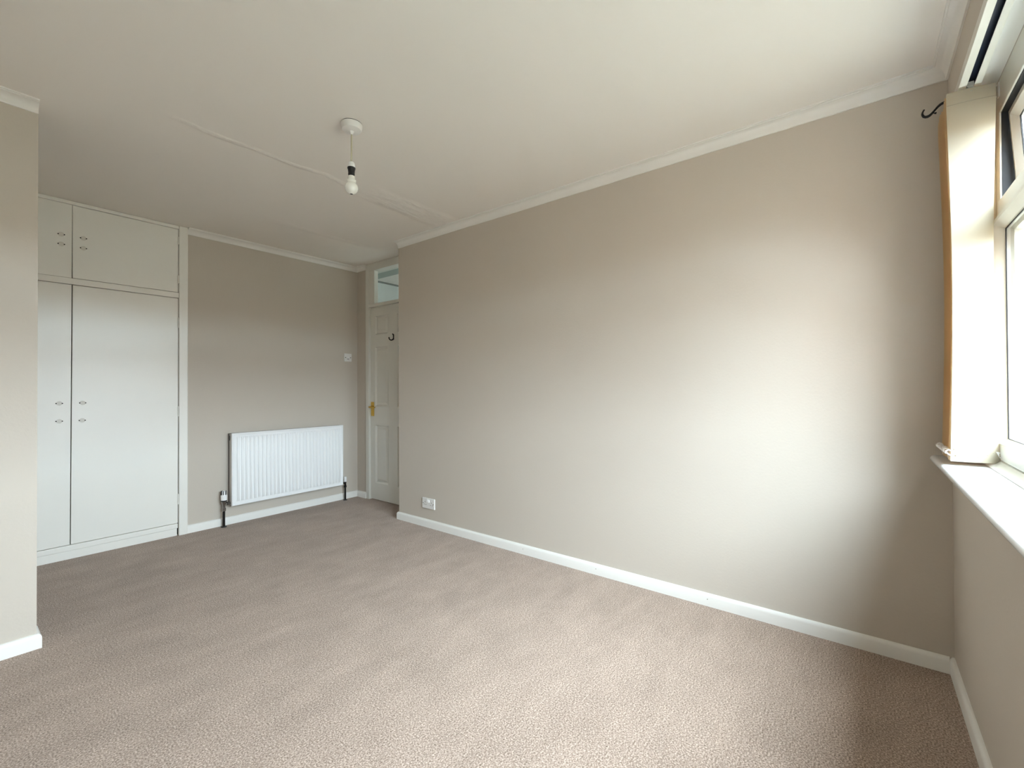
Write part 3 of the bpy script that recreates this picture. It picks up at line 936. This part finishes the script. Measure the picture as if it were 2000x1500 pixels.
def mesh_of(mb, name, mat, smooth=True):
    me = bpy.data.meshes.new(name)
    me.from_pydata(mb.v, [], mb.f)
    me.materials.append(mat)
    for p in me.polygons:
        p.use_smooth = smooth
    return me
plain = slat_mesh('slat', M_SLAT, lambda t: 0.24 + 0.38 * math.sin(math.pi * min(1, t * 1.05)) ** 0.8, -0.004)
front = slat_mesh('front_slat', M_SLATS, lambda t: 0.16 + 0.36 * math.sin(math.pi * min(1, t * 1.05)) ** 0.8, -0.005)
wt = MB()
wt.box(.0012, .0042, -SW / 2 + .003, SW / 2 - .003, 0.004, 0.040)
for s in (-1, 1):
    wt.tube([(0, s * (SW / 2 - .004), .036), (0, s * (SW / 2 + .004), .040), (0, s * (SW / 2 + .010), .037), (0, s * (SW / 2 + .012), .031), (0, s * (SW / 2 + .006), .025), (0, s * (SW / 2 - .002), .020)], .0022, 6)
wme = mesh_of(wt, 'slat_weight', M_BRIGHT, False)
hg = MB()
hg.box(-.002, .002, -.006, .006, ZT - ZB_ - .014, ZT - ZB_ + .010)
hg.box(-.006, .006, -.0085, .0085, ZT - ZB_ + .008, ZT - ZB_ + .022)
hg.tube([(-.0035, -.004, ZT - ZB_ - .012), (-.0045, 0, ZT - ZB_ - .009), (-.0035, .004, ZT - ZB_ - .012)], .0012, 6)
hme = mesh_of(hg, 'slat_hanger', principled('clear_grey_hanger', (0.42, 0.43, 0.40), 0.25), False)
CY = -0.0235
xs = [-0.040, -0.062, -0.084, -0.106, -0.128, -0.150, -0.172, -0.194, -0.222, -0.252, -0.285]
slat_xs = xs
for k, x in enumerate(xs):
    me = front if k == len(xs) - 1 else plain
    s = bpy.data.objects.new('slat', me)
    COL.objects.link(s)
    s.parent = bl
    s.location = Vector((x, CY + (random.uniform(-.004, .004) if k < len(xs) - 1 else 0), ZB_)) - Vector(bl.location)
    if k < len(xs) - 1:
        s.rotation_euler = (0, 0, random.uniform(-.03, .08))
    for nm, mm in (('slat_weight', wme), ('slat_hanger', hme)):
        o = bpy.data.objects.new(nm, mm)
        COL.objects.link(o)
        o.parent = s
        if nm == 'slat_weight':
            o.rotation_euler = (0, 0, 0.16 if k == len(xs) - 1 else 0.10)
def seam(t):
    a = 0.16 + 0.36 * math.sin(math.pi * min(1, t * 1.05)) ** 0.8
    pts = []
    for i in range(9):
        q = (i / 8 - .5) * (SW - .001)
        b = -0.005 * (1 - (2 * q / SW) ** 2)
        pts.append((xs[-1] + math.sin(a) * -q + math.cos(a) * b - .0004, CY + math.cos(a) * q + math.sin(a) * b, ZB_ + (ZT - ZB_) * t))
    return MB().tube(pts, .0007, 5)
front_slat = s
for t in (0.052, 0.966):
    link('hem_seam', seam(t), principled('seam_thread', (0.30, 0.27, 0.21), 0.8), front_slat)
for s_ in (-1, 1):
    y = CY + s_ * (SW / 2 + .011)
    pts = []
    for k in range(len(xs) - 1):
        a, b = xs[k], xs[k + 1]
        pts += [(a, y, ZB_ + .034), ((a * .7 + b * .3), y, ZB_ + .026), ((a * .3 + b * .7), y, ZB_ + .026)]
    pts.append((xs[-1], y, ZB_ + .034))
    link('bottom_chain', MB().tube(pts, .0014, 6), M_BRIGHT, bl, smooth=True)
